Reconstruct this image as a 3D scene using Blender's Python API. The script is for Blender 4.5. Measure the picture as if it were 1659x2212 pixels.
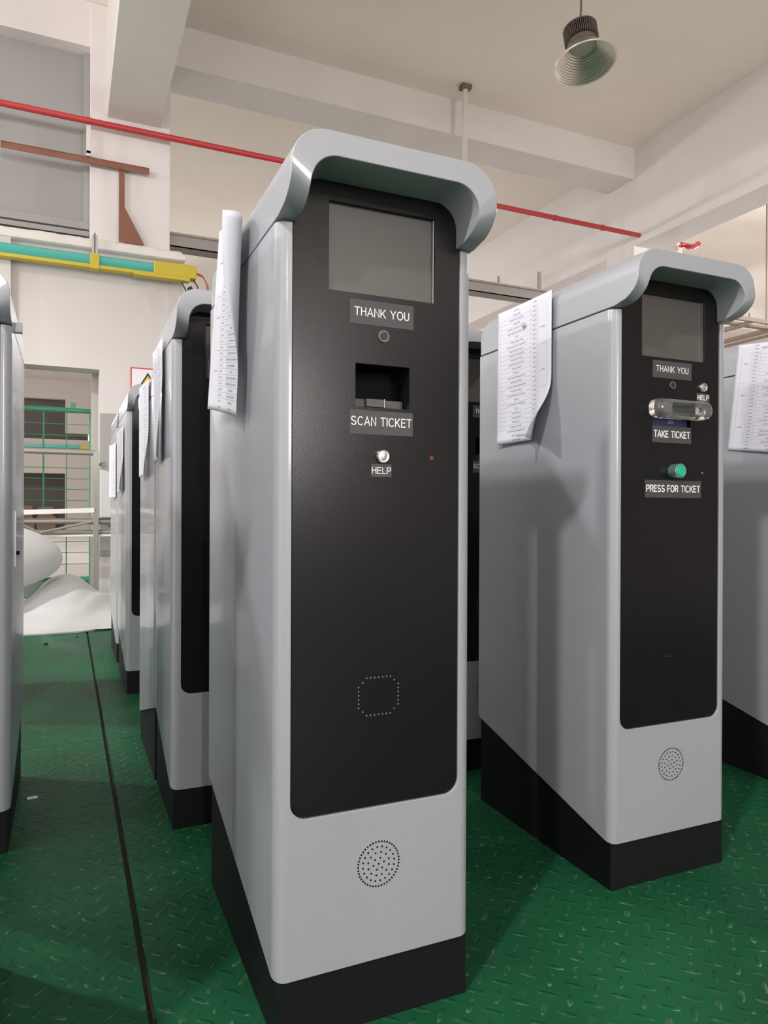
import bpy, bmesh, math, random
from mathutils import Vector, Matrix, noise
from mathutils.geometry import tessellate_polygon
random.seed(7)
PI = math.pi
S = bpy.context.scene
for o in list(bpy.data.objects):
    bpy.data.objects.remove(o)
C = S.collection

# ------------------------------------------------------------------ camera
CAM = Vector((-0.3035, -1.1077, 0.86357))
YAW, PITCH, ROLL, FPX = 0.41734, -0.00164, 0.0044, 1546.56
fw = Vector((math.sin(YAW) * math.cos(PITCH), math.cos(YAW) * math.cos(PITCH), math.sin(PITCH)))
rt0 = Vector((math.cos(YAW), -math.sin(YAW), 0))
up0 = rt0.cross(fw)
rt = rt0 * math.cos(ROLL) + up0 * math.sin(ROLL)
up = -rt0 * math.sin(ROLL) + up0 * math.cos(ROLL)
cam = bpy.data.cameras.new('camera')
cam.sensor_fit = 'HORIZONTAL'
cam.sensor_width = 36
cam.lens = FPX / 1659 * 36
cam.clip_start = 0.02
camo = bpy.data.objects.new('camera', cam)
C.objects.link(camo)
M = Matrix((rt, up, -fw)).transposed().to_4x4()
M.translation = CAM
camo.matrix_world = M
S.camera = camo
# ------------------------------------------------------------------ light
S.view_settings.view_transform = 'Standard'
S.view_settings.look = 'None'
S.view_settings.gamma = 1
S.view_settings.exposure = 0.16
W = bpy.data.worlds.new('hall_daylight')
S.world = W
W.use_nodes = True
W.node_tree.nodes['Background'].inputs[0].default_value = (1.0, 0.975, 0.955, 1)
W.node_tree.nodes['Background'].inputs[1].default_value = 2.0
LAMP_W = 450          # watts of each lit high bay lamp
LAMP_SIZE = 0.11
LAMPS_ON = [(-2.6, -2.16, 4.55, 1.2), (-3.3, 3.4, 4.55, 1.15)]
LAMPS_FAR = [(10.4, 2.6, 4.55, 1.25), (10.4, 9.0, 4.55, 1.1), (-2.6, 13.0, 4.55, 0.8), (3.6, 14.0, 4.55, 0.55), (-2.6, 21.0, 4.55, 1.0),
             (-1.2, -9.5, 4.55, 1.3), (3.6, -9.5, 4.55, 0.1), (-10.0, -2.2, 4.55, 1.3), (-10.0, 3.4, 4.55, 1.4)]  # this row: unseen lamps added as ambient fill

# area light added in an unseen opening behind the camera, for the panel's glow
DL = bpy.data.lights.new('panel_glow_light', 'AREA')
DL.shape = 'RECTANGLE'
DL.size, DL.size_y = 2.2, 2.4
DL.energy = 480
DL.color = (1.0, 0.96, 0.93)
DLO = bpy.data.objects.new('panel_glow_light', DL)
C.objects.link(DLO)
DLO.location = (3.3, -15.0, 3.1)
DLO.rotation_euler = (math.radians(90), 0, 0)


# ------------------------------------------------------------------ helpers
def link(name, me, m, parent=None):
    o = bpy.data.objects.new(name, me)
    C.objects.link(o)
    if m is not None and len(me.materials) == 0:
        me.materials.append(m)
    if parent is not None:
        o.parent = parent
    return o


def mesh(name, bm, smooth=35):
    bmesh.ops.recalc_face_normals(bm, faces=bm.faces[:])
    me = bpy.data.meshes.new(name)
    bm.to_mesh(me)
    bm.free()
    if smooth:
        for p in me.polygons:
            p.use_smooth = True
        me.set_sharp_from_angle(angle=math.radians(smooth))
    return me


def obj(name, bm, m, parent=None, bevel=0, smooth=35):
    o = link(name, mesh(name, bm, smooth), m, parent)
    if bevel:
        b = o.modifiers.new('bevel', 'BEVEL')
        b.width = bevel
        b.segments = 2
        b.limit_method = 'ANGLE'
        b.angle_limit = math.radians(45)
        b.harden_normals = True
    return o


def thing(name, label, cat, loc=(0, 0, 0), rz=0, group=None):
    o = bpy.data.objects.new(name, None)
    o.empty_display_size = 0.1
    C.objects.link(o)
    o.location = loc
    o.rotation_euler = (0, 0, rz)
    return tag(o, label, cat, group)


def tag(o, label, cat, group=None, kind=None):
    o['label'] = label
    o['category'] = cat
    if group:
        o['group'] = group
    if kind:
        o['kind'] = kind
    return o


def struct(name, bm, m, parent=None, smooth=35, bevel=0):
    o = obj(name, bm, m, parent, bevel, smooth)
    if parent is None:
        o['kind'] = 'structure'
    return o


def NB():
    return bmesh.new()


def box(bm, x0, x1, y0, y1, z0, z1):
    v = [bm.verts.new((x, y, z)) for x in (x0, x1) for y in (y0, y1) for z in (z0, z1)]
    for f in ((0, 1, 3, 2), (4, 6, 7, 5), (0, 4, 5, 1), (2, 3, 7, 6), (0, 2, 6, 4), (1, 5, 7, 3)):
        bm.faces.new([v[i] for i in f])
    return bm


def tube(bm, pts, r, n=10, cap=True):
    pts = [Vector(p) for p in pts]
    rings = []
    prev = None
    for i, p in enumerate(pts):
        a = pts[max(i - 1, 0)]
        b = pts[min(i + 1, len(pts) - 1)]
        t = (b - a).normalized()
        if prev is None:
            ref = Vector((0, 0, 1)) if abs(t.z) < 0.9 else Vector((1, 0, 0))
            u = t.cross(ref).normalized()
        else:
            u = (prev - t * prev.dot(t)).normalized()
        prev = u
        w = t.cross(u)
        rr = r[i] if isinstance(r, (list, tuple)) else r
        rings.append([bm.verts.new(p + (u * math.cos(k * 2 * PI / n) + w * math.sin(k * 2 * PI / n)) * rr) for k in range(n)])
    for a, b in zip(rings, rings[1:]):
        for k in range(n):
            bm.faces.new((a[k], a[(k + 1) % n], b[(k + 1) % n], b[k]))
    if cap:
        bm.faces.new(rings[0])
        bm.faces.new(rings[-1])
    return bm


def lathe(bm, prof, n=48, mat4=None):
    """prof: list of (r, z) revolved about z"""
    rings = []
    for r, z in prof:
        rings.append([bm.verts.new((r * math.cos(k * 2 * PI / n), r * math.sin(k * 2 * PI / n), z)) for k in range(n)])
    for a, b in zip(rings, rings[1:]):
        for k in range(n):
            bm.faces.new((a[k], a[(k + 1) % n], b[(k + 1) % n], b[k]))
    if prof[0][0] > 1e-6:
        bm.faces.new(rings[0])
    if prof[-1][0] > 1e-6:
        bm.faces.new(rings[-1])
    if mat4 is not None:
        bmesh.ops.transform(bm, matrix=mat4, verts=bm.verts[:])
    return bm


def disc_y(bm, x, z, y0, y1, r, n=24):
    """short cylinder whose axis is y"""
    a = [bm.verts.new((x + r * math.cos(k * 2 * PI / n), y0, z + r * math.sin(k * 2 * PI / n))) for k in range(n)]
    b = [bm.verts.new((v.co.x, y1, v.co.z)) for v in a]
    for k in range(n):
        bm.faces.new((a[k], a[(k + 1) % n], b[(k + 1) % n], b[k]))
    bm.faces.new(a)
    bm.faces.new(b)
    return bm


def rrect(x0, x1, z0, z1, r, n=8):
    """rounded rectangle, r = radii for (bl, br, tr, tl)"""
    if not isinstance(r, (list, tuple)):
        r = (r,) * 4
    out = []
    for (cx, cz, a0, rr) in ((x0 + r[0], z0 + r[0], PI, r[0]), (x1 - r[1], z0 + r[1], 1.5 * PI, r[1]),
                             (x1 - r[2], z1 - r[2], 0, r[2]), (x0 + r[3], z1 - r[3], 0.5 * PI, r[3])):
        if rr < 1e-6:
            out.append((cx, cz))
            continue
        for k in range(n + 1):
            a = a0 + k / n * PI / 2
            out.append((cx + rr * math.cos(a), cz + rr * math.sin(a)))
    return out


def plate(bm, outer, holes, y0, y1):
    """plate in the xz plane with holes, from y0 (front) to y1"""
    loops = [outer] + holes
    vs = []
    for L in loops:
        vs.append(([bm.verts.new((x, y0, z)) for x, z in L], [bm.verts.new((x, y1, z)) for x, z in L]))
    tris = tessellate_polygon([[Vector((x, z, 0)) for x, z in L] for L in loops])
    ff = [v for a, _ in vs for v in a]
    bb = [v for _, b in vs for v in b]
    for t in tris:
        try:
            bm.faces.new([ff[i] for i in t])
            bm.faces.new([bb[i] for i in reversed(t)])
        except ValueError:
            pass
    for a, b in vs:
        n = len(a)
        for k in range(n):
            bm.faces.new((a[k], a[(k + 1) % n], b[(k + 1) % n], b[k]))
    return bm


# ------------------------------------------------------------------ materials
def mat(name, col, rough=0.5, metal=0.0, coat=0.0, bump=None, vary=None, spec=None, emit=None):
    m = bpy.data.materials.new(name)
    m.use_nodes = True
    nt = m.node_tree
    b = nt.nodes['Principled BSDF']
    b.inputs['Base Color'].default_value = (*col, 1)
    b.inputs['Roughness'].default_value = rough
    b.inputs['Metallic'].default_value = metal
    if coat:
        b.inputs['Coat Weight'].default_value = coat
        b.inputs['Coat Roughness'].default_value = 0.10
    if spec is not None:
        b.inputs['Specular IOR Level'].default_value = spec
    if emit:
        b.inputs['Emission Color'].default_value = (*col, 1)
        b.inputs['Emission Strength'].default_value = emit
    if bump or vary:
        tc = nt.nodes.new('ShaderNodeTexCoord')
    if bump:
        sc, st = bump
        n = nt.nodes.new('ShaderNodeTexNoise')
        n.inputs['Scale'].default_value = sc
        n.inputs['Detail'].default_value = 3
        nt.links.new(tc.outputs['Object'], n.inputs['Vector'])
        bp = nt.nodes.new('ShaderNodeBump')
        bp.inputs['Strength'].default_value = st
        bp.inputs['Distance'].default_value = 0.002
        nt.links.new(n.outputs['Fac'], bp.inputs['Height'])
        nt.links.new(bp.outputs['Normal'], b.inputs['Normal'])
    if vary:
        sc, lo, hi = vary[:3]
        n = nt.nodes.new('ShaderNodeTexNoise')
        n.inputs['Scale'].default_value = sc
        n.inputs['Detail'].default_value = 5
        nt.links.new(tc.outputs['Object'], n.inputs['Vector'])
        r = nt.nodes.new('ShaderNodeValToRGB')
        r.color_ramp.elements[0].position = 0.3
        r.color_ramp.elements[1].position = 0.7
        r.color_ramp.elements[0].color = (*[c * lo for c in col], 1)
        r.color_ramp.elements[1].color = (*[c * hi for c in col], 1)
        nt.links.new(n.outputs['Fac'], r.inputs['Fac'])
        nt.links.new(r.outputs['Color'], b.inputs['Base Color'])
    return m


SILVER = mat('silver grey powder coat', (0.315, 0.327, 0.358), 0.36, 0.0, 0.45, bump=(900, 0.14))
PLINTH = mat('matt black plinth paint', (0.0045, 0.0048, 0.0056), 0.55, spec=0.25)
PANEL = mat('satin black panel', (0.0075, 0.0073, 0.0082), 0.215, 0.0, 0.0, bump=(700, 0.05), spec=0.27)
SCREEN = mat('dark lcd screen', (0.080, 0.073, 0.068), 0.34)
STICK = mat('charcoal label film', (0.045, 0.045, 0.050), 0.5)
LETTER = mat('white lettering', (0.80, 0.80, 0.82), 0.5)
CHROME = mat('polished chrome', (0.70, 0.70, 0.70), 0.24, 1.0)
STEEL = mat('brushed steel', (0.50, 0.50, 0.49), 0.32, 1.0)
DARK = mat('black hollow', (0.006, 0.006, 0.007), 0.7, spec=0.1)
DKGREY = mat('dark grey bracket', (0.07, 0.07, 0.072), 0.5)
LENS = mat('dark lens', (0.02, 0.02, 0.021), 0.15)
RIMG = mat('grey lens rim', (0.16, 0.16, 0.165), 0.35)
GREENB = mat('green button cap', (0.01, 0.36, 0.25), 0.3, emit=0.12)
COLLAR = mat('green tinted collar', (0.40, 0.66, 0.58), 0.2, 0.8)
BLUE = mat('blue ticket guide', (0.012, 0.016, 0.075), 0.4)
GLOW = mat('pale blue figures', (0.25, 0.32, 0.6), 0.4)
REDLED = mat('red led', (0.25, 0.03, 0.03), 0.2)
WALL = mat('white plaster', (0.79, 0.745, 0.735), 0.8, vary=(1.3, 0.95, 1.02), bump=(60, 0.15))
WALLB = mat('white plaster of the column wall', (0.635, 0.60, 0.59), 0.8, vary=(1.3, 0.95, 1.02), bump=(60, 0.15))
CEIL = mat('ceiling plaster', (0.92, 0.84, 0.775), 0.85, vary=(0.7, 0.95, 1.03))
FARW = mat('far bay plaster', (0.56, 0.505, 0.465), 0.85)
LEDGE = mat('rough white ledge', (0.80, 0.76, 0.74), 0.9, bump=(25, 0.7))
DULL = mat('dull grey render', (0.46, 0.44, 0.42), 0.85)
RED = mat('red pipe paint', (0.52, 0.045, 0.05), 0.4)
RUST = mat('brown primer', (0.24, 0.098, 0.06), 0.6, vary=(4, 0.85, 1.15))
TEAL = mat('teal plastic', (0.055, 0.40, 0.34), 0.4)
YELL = mat('yellow plastic', (0.58, 0.45, 0.03), 0.45)
GATE = mat('green painted steel', (0.085, 0.40, 0.21), 0.4)
TUBE = mat('bare grey tube', (0.33, 0.31, 0.28), 0.4, 0.4)
WHITEBAR = mat('white flat bar', (0.82, 0.80, 0.78), 0.4)
FOAM = mat('white foam', (0.56, 0.56, 0.56), 0.9)
MAGNET = mat('nickel magnet', (0.7, 0.72, 0.7), 0.15, 1.0)
TRAY = mat('grey cable tray', (0.32, 0.29, 0.27), 0.5, 0.3)
TRAYB = mat('brown cable tray', (0.27, 0.21, 0.16), 0.6)
PIPEW = mat('white conduit', (0.72, 0.69, 0.66), 0.5)
ALU = mat('spun aluminium', (0.66, 0.63, 0.60), 0.36, 1.0)
SINK = mat('grey heat sink', (0.20, 0.17, 0.14), 0.5, 0.5)
GLASSD = mat('lamp diffuser', (0.42, 0.41, 0.36), 0.35)
BLACK = mat('black print', (0.012, 0.012, 0.012), 0.6)
WIRE = mat('red wire', (0.5, 0.10, 0.08), 0.5)
WIREB = mat('black wire', (0.03, 0.03, 0.035), 0.5)
WIREY = mat('ochre wire', (0.5, 0.33, 0.08), 0.5)
PANE = mat('unlit bay grey pane', (0.36, 0.352, 0.35), 0.7)  # opaque grey sheet standing in for the unlit bay behind it
ALUF = mat('grey window frame', (0.36, 0.35, 0.345), 0.5)
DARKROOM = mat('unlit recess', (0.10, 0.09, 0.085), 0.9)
CARTON = mat('brown carton', (0.24, 0.15, 0.11), 0.8)
PATCH = mat('grey patch', (0.34, 0.335, 0.315), 0.8)
BOARD2 = mat('white sign board', (0.74, 0.72, 0.78), 0.35)

GLASS = bpy.data.materials.new('clear acrylic')
GLASS.use_nodes = True
_b = GLASS.node_tree.nodes['Principled BSDF']
_b.inputs['Base Color'].default_value = (0.97, 0.97, 0.97, 1)
_b.inputs['Roughness'].default_value = 0.06
_b.inputs['Transmission Weight'].default_value = 0.93
_b.inputs['IOR'].default_value = 1.49


def nodes(m):
    nt = m.node_tree

    def N(t, **k):
        n = nt.nodes.new(t)
        for a, v in k.items():
            setattr(n, a, v)
        return n

    def Mth(op, a, b=None, c=None):
        n = N('ShaderNodeMath', operation=op)
        for i, v in enumerate((a, b, c)):
            if v is None:
                continue
            if isinstance(v, (int, float)):
                n.inputs[i].default_value = v
            else:
                nt.links.new(v, n.inputs[i])
        return n.outputs[0]
    return nt, N, Mth


def paper_material():
    m = bpy.data.materials.new('printed form paper')
    m.use_nodes = True
    nt, N, F = nodes(m)
    b = nt.nodes['Principled BSDF']
    b.inputs['Roughness'].default_value = 0.8
    uv = N('ShaderNodeUVMap')
    sep = N('ShaderNodeSeparateXYZ')
    nt.links.new(uv.outputs[0], sep.inputs[0])
    u, v = sep.outputs[0], sep.outputs[1]
    R = 26.0
    inside = F('MULTIPLY', F('MULTIPLY', F('GREATER_THAN', v, 0.075), F('LESS_THAN', v, 0.93)),
               F('MULTIPLY', F('GREATER_THAN', u, 0.075), F('LESS_THAN', u, 0.95)))
    vr = F('MULTIPLY', F('SUBTRACT', v, 0.075), R / 0.855)
    fr = F('FRACT', vr)
    row = F('FLOOR', vr)
    hl = F('MAXIMUM', F('LESS_THAN', fr, 0.075), F('GREATER_THAN', fr, 1.1))
    # the first (merged) column only keeps three rules
    merged = F('LESS_THAN', u, 0.235)
    big = F('FRACT', F('MULTIPLY', F('ADD', row, 1.0), 1 / 9.0))
    keep = F('MAXIMUM', F('SUBTRACT', 1.0, merged), F('LESS_THAN', big, 0.10))
    hl = F('MULTIPLY', hl, keep)

    def vline(c, w=0.004):
        return F('COMPARE', u, c, w / 2)
    vl = F('MAXIMUM', F('MAXIMUM', vline(0.077), vline(0.235)), F('MAXIMUM', vline(0.37), vline(0.947)))
    lines = F('MULTIPLY', F('MAXIMUM', hl, vl), inside)
    # illegible grey dashes standing for the small print
    comb = N('ShaderNodeCombineXYZ')
    nt.links.new(F('MULTIPLY', u, 42.0), comb.inputs[0])
    nt.links.new(F('MULTIPLY', vr, 3.1), comb.inputs[1])
    nz = N('ShaderNodeTexNoise')
    nz.inputs['Scale'].default_value = 1.6
    nt.links.new(comb.outputs[0], nz.inputs['Vector'])
    wn = N('ShaderNodeTexWhiteNoise', noise_dimensions='1D')
    nt.links.new(row, wn.inputs['W'])
    half = F('MULTIPLY_ADD', wn.outputs[0], 0.16, 0.04)
    band = F('LESS_THAN', F('ABSOLUTE', F('SUBTRACT', fr, 0.52)), 0.17)
    t1 = F('LESS_THAN', F('ABSOLUTE', F('SUBTRACT', u, 0.64)), half)
    t2 = F('LESS_THAN', F('ABSOLUTE', F('SUBTRACT', u, 0.30)), 0.036)
    mb = F('MULTIPLY', F('LESS_THAN', F('ABSOLUTE', F('SUBTRACT', u, 0.155)), 0.04),
           F('COMPARE', big, 0.55, 0.06))
    title = F('MULTIPLY', F('LESS_THAN', F('ABSOLUTE', F('SUBTRACT', u, 0.5)), 0.12), F('COMPARE', v, 0.955, 0.009))
    tx = F('MULTIPLY', band, F('MAXIMUM', F('MAXIMUM', t1, t2), mb))
    tx = F('MAXIMUM', tx, title)
    tx = F('MULTIPLY', tx, F('GREATER_THAN', nz.outputs[0], 0.44))
    ink = F('MAXIMUM', F('MULTIPLY', lines, 0.55), F('MULTIPLY', tx, 0.62))
    mix = N('ShaderNodeMix', data_type='RGBA')
    nt.links.new(ink, mix.inputs[0])
    mix.inputs[6].default_value = (0.62, 0.62, 0.69, 1)
    mix.inputs[7].default_value = (0.10, 0.10, 0.12, 1)
    nt.links.new(mix.outputs[2], b.inputs['Base Color'])
    return m


PAPER = paper_material()
PLAIN = mat('blank paper back', (0.60, 0.60, 0.67), 0.8)


def floor_material():
    m = bpy.data.materials.new('green painted chequer plate')
    m.use_nodes = True
    nt, N, F = nodes(m)
    b = nt.nodes['Principled BSDF']
    b.inputs['Specular IOR Level'].default_value = 0.08
    tc = N('ShaderNodeTexCoord')
    sep = N('ShaderNodeSeparateXYZ')
    nt.links.new(tc.outputs['Object'], sep.inputs[0])
    x, y = sep.outputs[0], sep.outputs[1]
    s = 0.0405
    k = 1 / (s * math.sqrt(2))
    u = F('MULTIPLY', F('ADD', x, y), k)
    v = F('MULTIPLY', F('SUBTRACT', x, y), k)
    iu, iv = F('FLOOR', u), F('FLOOR', v)
    fu, fv = F('SUBTRACT', F('FRACT', u), 0.5), F('SUBTRACT', F('FRACT', v), 0.5)
    par = F('MODULO', F('ABSOLUTE', F('ADD', iu, iv)), 2.0)
    inv = F('SUBTRACT', 1.0, par)
    a = F('ADD', F('MULTIPLY', fu, par), F('MULTIPLY', fv, inv))     # along the bar
    c = F('ADD', F('MULTIPLY', fv, par), F('MULTIPLY', fu, inv))     # across the bar
    d = F('SQRT', F('ADD', F('POWER', F('DIVIDE', a, 0.50), 2.0), F('POWER', F('DIVIDE', c, 0.135), 2.0)))
    h = N('ShaderNodeMapRange', interpolation_type='SMOOTHSTEP')
    nt.links.new(d, h.inputs[0])
    h.inputs[1].default_value = 0.55
    h.inputs[2].default_value = 1.05
    h.inputs[3].default_value = 1.0
    h.inputs[4].default_value = 0.0
    bump = h.outputs[0]
    # worn rims of the bars
    rim = F('MULTIPLY', F('SUBTRACT', 1.0, F('ABSOLUTE', F('SUBTRACT', F('MULTIPLY', bump, 2.0), 1.0))), 1.0)
    n1 = N('ShaderNodeTexNoise')
    n1.inputs['Scale'].default_value = 38
    n1.inputs['Detail'].default_value = 6
    nt.links.new(tc.outputs['Object'], n1.inputs['Vector'])
    wear = N('ShaderNodeMapRange')
    nt.links.new(n1.outputs['Fac'], wear.inputs[0])
    wear.inputs[1].default_value = 0.50
    wear.inputs[2].default_value = 0.66
    wmask = F('MULTIPLY', F('MAXIMUM', F('MULTIPLY', rim, 0.95), F('MULTIPLY', bump, 0.12)), wear.outputs[0])
    n2 = N('ShaderNodeTexNoise')
    n2.inputs['Scale'].default_value = 2.2
    n2.inputs['Detail'].default_value = 7
    nt.links.new(tc.outputs['Object'], n2.inputs['Vector'])
    ramp = N('ShaderNodeValToRGB')
    ramp.color_ramp.elements[0].position = 0.33
    ramp.color_ramp.elements[1].position = 0.68
    ramp.color_ramp.elements[0].color = (0.0090, 0.066, 0.029, 1)
    ramp.color_ramp.elements[1].color = (0.0140, 0.110, 0.046, 1)
    nt.links.new(n2.outputs['Fac'], ramp.inputs['Fac'])
    mx = N('ShaderNodeMix', data_type='RGBA')
    nt.links.new(wmask, mx.inputs[0])
    nt.links.new(ramp.outputs[0], mx.inputs[6])
    mx.inputs[7].default_value = (0.24, 0.29, 0.22, 1)
    nt.links.new(mx.outputs[2], b.inputs['Base Color'])
    rr = F('MULTIPLY_ADD', n2.outputs['Fac'], 0.22, 0.28)
    nt.links.new(rr, b.inputs['Roughness'])
    n3 = N('ShaderNodeTexNoise')
    n3.inputs['Scale'].default_value = 160
    nt.links.new(tc.outputs['Object'], n3.inputs['Vector'])
    hh = F('ADD', bump, F('MULTIPLY', n3.outputs['Fac'], 0.12))
    bp = N('ShaderNodeBump')
    bp.inputs['Strength'].default_value = 0.75
    bp.inputs['Distance'].default_value = 0.0022
    nt.links.new(hh, bp.inputs['Height'])
    nt.links.new(bp.outputs[0], b.inputs['Normal'])
    return m


FLOOR = floor_material()

# ------------------------------------------------------------------ the room
YW = 6.3            # face of the column line behind the kiosks
YF = 28.5           # the matching wall of the bay beyond
XR = 6.62           # inner face of the beam on the right
ZC = 5.72           # ceiling
bm = NB()
# floor plates: a groove 12 mm wide along x = -0.165 and joints every 2.3 m
gx = -0.168
for (x0, x1) in ((-2.4, gx - 0.006), (gx + 0.006, 5.2)):
    for k in range(-1, 4):
        y0 = -0.55 + k * 2.32
        box(bm, x0, x1, y0 + 0.0015, y0 + 2.32 - 0.0015, -0.03, 0)
struct('floor', bm, FLOOR)
bm = NB()
box(bm, -14, 20, -15, 32, -0.2, -0.012)
struct('floor_1', bm, mat('dark joint', (0.02, 0.018, 0.014), 0.8))
bm = NB()
FY0, FY1 = -0.55 - 2.32, -0.55 + 4 * 2.32
box(bm, -14, -2.4, -15, 32, -0.1, 0)
box(bm, 5.2, 20, -15, 32, -0.1, 0)
box(bm, -2.4, 5.2, FY1, 32, -0.1, 0)
bmf = NB()
box(bmf, -2.4, 5.2, -15, FY0, -0.1, 0)
struct('floor_3', bmf, mat('worn grey concrete', (0.22, 0.21, 0.20), 0.7, vary=(0.8, 0.9, 1.05)))
struct('floor_2', bm, mat('pale bounce concrete', (0.55, 0.52, 0.48), 0.7, vary=(0.8, 0.9, 1.05)))  # unseen floor made pale to bounce light up to the ceiling
bm = NB()
box(bm, -14, 20, -15, 32, ZC, ZC + 0.2)
struct('ceiling', bm, CEIL)
# right-hand beam along y, with its column
bm = NB()
box(bm, XR, XR + 0.45, -15, YW, 4.42, ZC)
box(bm, XR + 0.03, XR + 0.45, YW + 0.53, YF, 4.42, ZC)
struct('trim_1', bm, WALL)
bm = NB()
box(bm, XR, XR + 0.449, YW, YW + 0.53, 4.60, ZC)
box(bm, XR, XR + 0.87, YW, YW + 0.53, 0, 4.60)
struct('trim_2', bm, WALL)
# cross beam on the column line, right of the left-hand column
bm = NB()
box(bm, 0.63, XR, YW, YW + 0.50, 5.31, ZC)
struct('trim_3', bm, WALL)
# left-hand beam along y, running over the aisle to the column
bm = NB()
box(bm, 0.045, 0.53, -15, YW, 4.65, ZC)
struct('trim_4', bm, WALL)
# the column itself
bm = NB()
box(bm, -0.11, 0.63, YW, YW + 0.5, 3.40, ZC)
struct('trim_5', bm, WALL, bevel=0.008)
# lintel beam over the left window
bm = NB()
box(bm, -8, -0.11, YW + 0.01, YW + 0.28, 5.29, ZC)
struct('trim_6', bm, WALL)
# lower wall with the doorway
DX0, DX1, DZ = -0.78, -0.02, 2.21
bm = NB()
box(bm, DX1, 0.76, YW, YW + 0.27, 0, 3.34)
box(bm, -8, DX0, YW, YW + 0.27, 0, 3.34)
box(bm, DX0, DX1, YW, YW + 0.27, DZ, 3.34)
box(bm, -8, DX0 + 0.005, YW - 0.07, YW, DZ + 0.02, 3.34)
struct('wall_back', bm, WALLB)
# set-back pier that narrows the doorway
bm = NB()
box(bm, -0.080, 0.5, YW + 0.27, YW + 0.55, 0, DZ + 0.6)
struct('trim_7', bm, DULL)


def rough_ledge():
    bm = NB()
    n = 160
    rows = []
    for i in range(n + 1):
        x = -6 + 6.77 * i / n
        e = 0.012 * noise.noise(Vector((x * 9, 1.3, 0))) + 0.008 * noise.noise(Vector((x * 31, 4, 0)))
        e2 = 0.006 * noise.noise(Vector((x * 12, 9, 0)))
        r = 0.0
        if x > 0.72:
            r = 0.035 * (1 - math.sqrt(max(0, 1 - ((x - 0.72) / 0.05) ** 2)))
        zt, zb = 3.44 + e - r, 3.335 + e2 + r * 0.3
        ring = [(x, YW + 0.27, zb), (x, YW - 0.05, zb), (x, YW - 0.07, zb + 0.015), (x, YW - 0.07, zt - 0.018), (x, YW - 0.05, zt), (x, YW + 0.27, zt)]
        rows.append([bm.verts.new(p) for p in ring])
    for a, b in zip(rows, rows[1:]):
        for k in range(6):
            bm.faces.new((a[k], a[(k + 1) % 6], b[(k + 1) % 6], b[k]))
    bm.faces.new(rows[0])
    bm.faces.new(rows[-1])
    return bm


struct('trim_8', rough_ledge(), LEDGE, smooth=50)
# window on the left above the ledge
bm = NB()
box(bm, -8, -0.112, YW + 0.17, YW + 0.18, 3.45, 5.29)
w1 = struct('window_1', bm, PANE)
bm = NB()
box(bm, -8, -0.112, YW + 0.08, YW + 0.17, 3.50, 3.55)
box(bm, -8, -0.112, YW + 0.12, YW + 0.17, 3.58, 3.655)
box(bm, -0.165, -0.113, YW + 0.12, YW + 0.17, 3.655, 5.29)
obj('window_frame', bm, ALUF, w1, bevel=0.004)
bm = NB()
box(bm, -8, 0.13, YW + 0.03, YW + 0.14, 3.425, 3.47)
obj('sill_channel', bm, DKGREY, w1)
# the wall of the bay beyond
bm = NB()
fx = lambda x: -0.3035 + (x + 0.3035) * 1.18
a0, a1 = fx(-0.35), fx(0.36)
box(bm, -14, fx(-1.9), YF, YF + 0.3, 0, ZC)
box(bm, fx(-1.9), a1, YF, YF + 0.3, 5.02, ZC)
box(bm, a0, a1, YF, YF + 0.3, 3.75, 5.02)
box(bm, fx(-1.9), a1, YF, YF + 0.3, 2.22, 3.50)
box(bm, a0, a1, YF, YF + 0.3, 0, 2.22)
box(bm, a1, 20, YF, YF + 0.3, 0, ZC)
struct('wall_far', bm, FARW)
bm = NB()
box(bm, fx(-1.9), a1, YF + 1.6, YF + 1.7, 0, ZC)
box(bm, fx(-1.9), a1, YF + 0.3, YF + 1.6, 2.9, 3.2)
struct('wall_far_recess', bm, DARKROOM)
# plain hall wall far behind the camera, and end walls
bm = NB()
box(bm, -14, 2.2, -15.2, -15, 0, ZC)
box(bm, 4.4, 20, -15.2, -15, 0, ZC)
box(bm, 2.2, 4.4, -15.2, -15, 4.3, ZC)  # opening cut to frame the added area light
box(bm, 2.2, 4.4, -15.2, -15, 0, 1.9)
struct('wall_front', bm, WALL)
bm = NB()
box(bm, 19.8, 20, -15, 32, 0, ZC)
box(bm, -14, -13.8, YW, 32, 0, ZC)
struct('wall_right', bm, WALL)
bm = NB()
box(bm, XR + 0.5, 20, 15.0, 15.25, 0, ZC)
struct('wall_side_bay', bm, WALL)
bm = NB()
box(bm, XR + 0.5, 20, 4.9, 5.3, 5.2, ZC)
box(bm, XR + 0.5, 20, 10.9, 11.3, 5.2, ZC)
struct('trim_9', bm, WALL)

# ------------------------------------------------------------------ ticket kiosks
KW, KD, KH = 0.36, 0.574, 1.443
ZS = 1.327                       # seam between body and hood
ZB0, ZB1 = 0.106, 0.250          # lower edge of the body, front and rear
PX, ZP = 0.026, 0.364            # panel opening
HP = 0.078                       # hood overhang
CACHE = {}


def cached(key, fn, m, smooth=35):
    if key not in CACHE:
        me = mesh(key, fn(), smooth)
        me.materials.append(m)
        CACHE[key] = me
    return CACHE[key]


def part(name, key, fn, m, parent, bevel=0, smooth=35, label=None):
    o = link(name, cached(key, fn, m, smooth), None, parent)
    if bevel:
        b = o.modifiers.new('bevel', 'BEVEL')
        b.width = bevel
        b.segments = 2
        b.limit_method = 'ANGLE'
        b.angle_limit = math.radians(45)
        b.harden_normals = True
    if label:
        o['label'] = label
    return o


def zbot(y):
    return ZB0 + (ZB1 - ZB0) * y / KD


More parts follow.
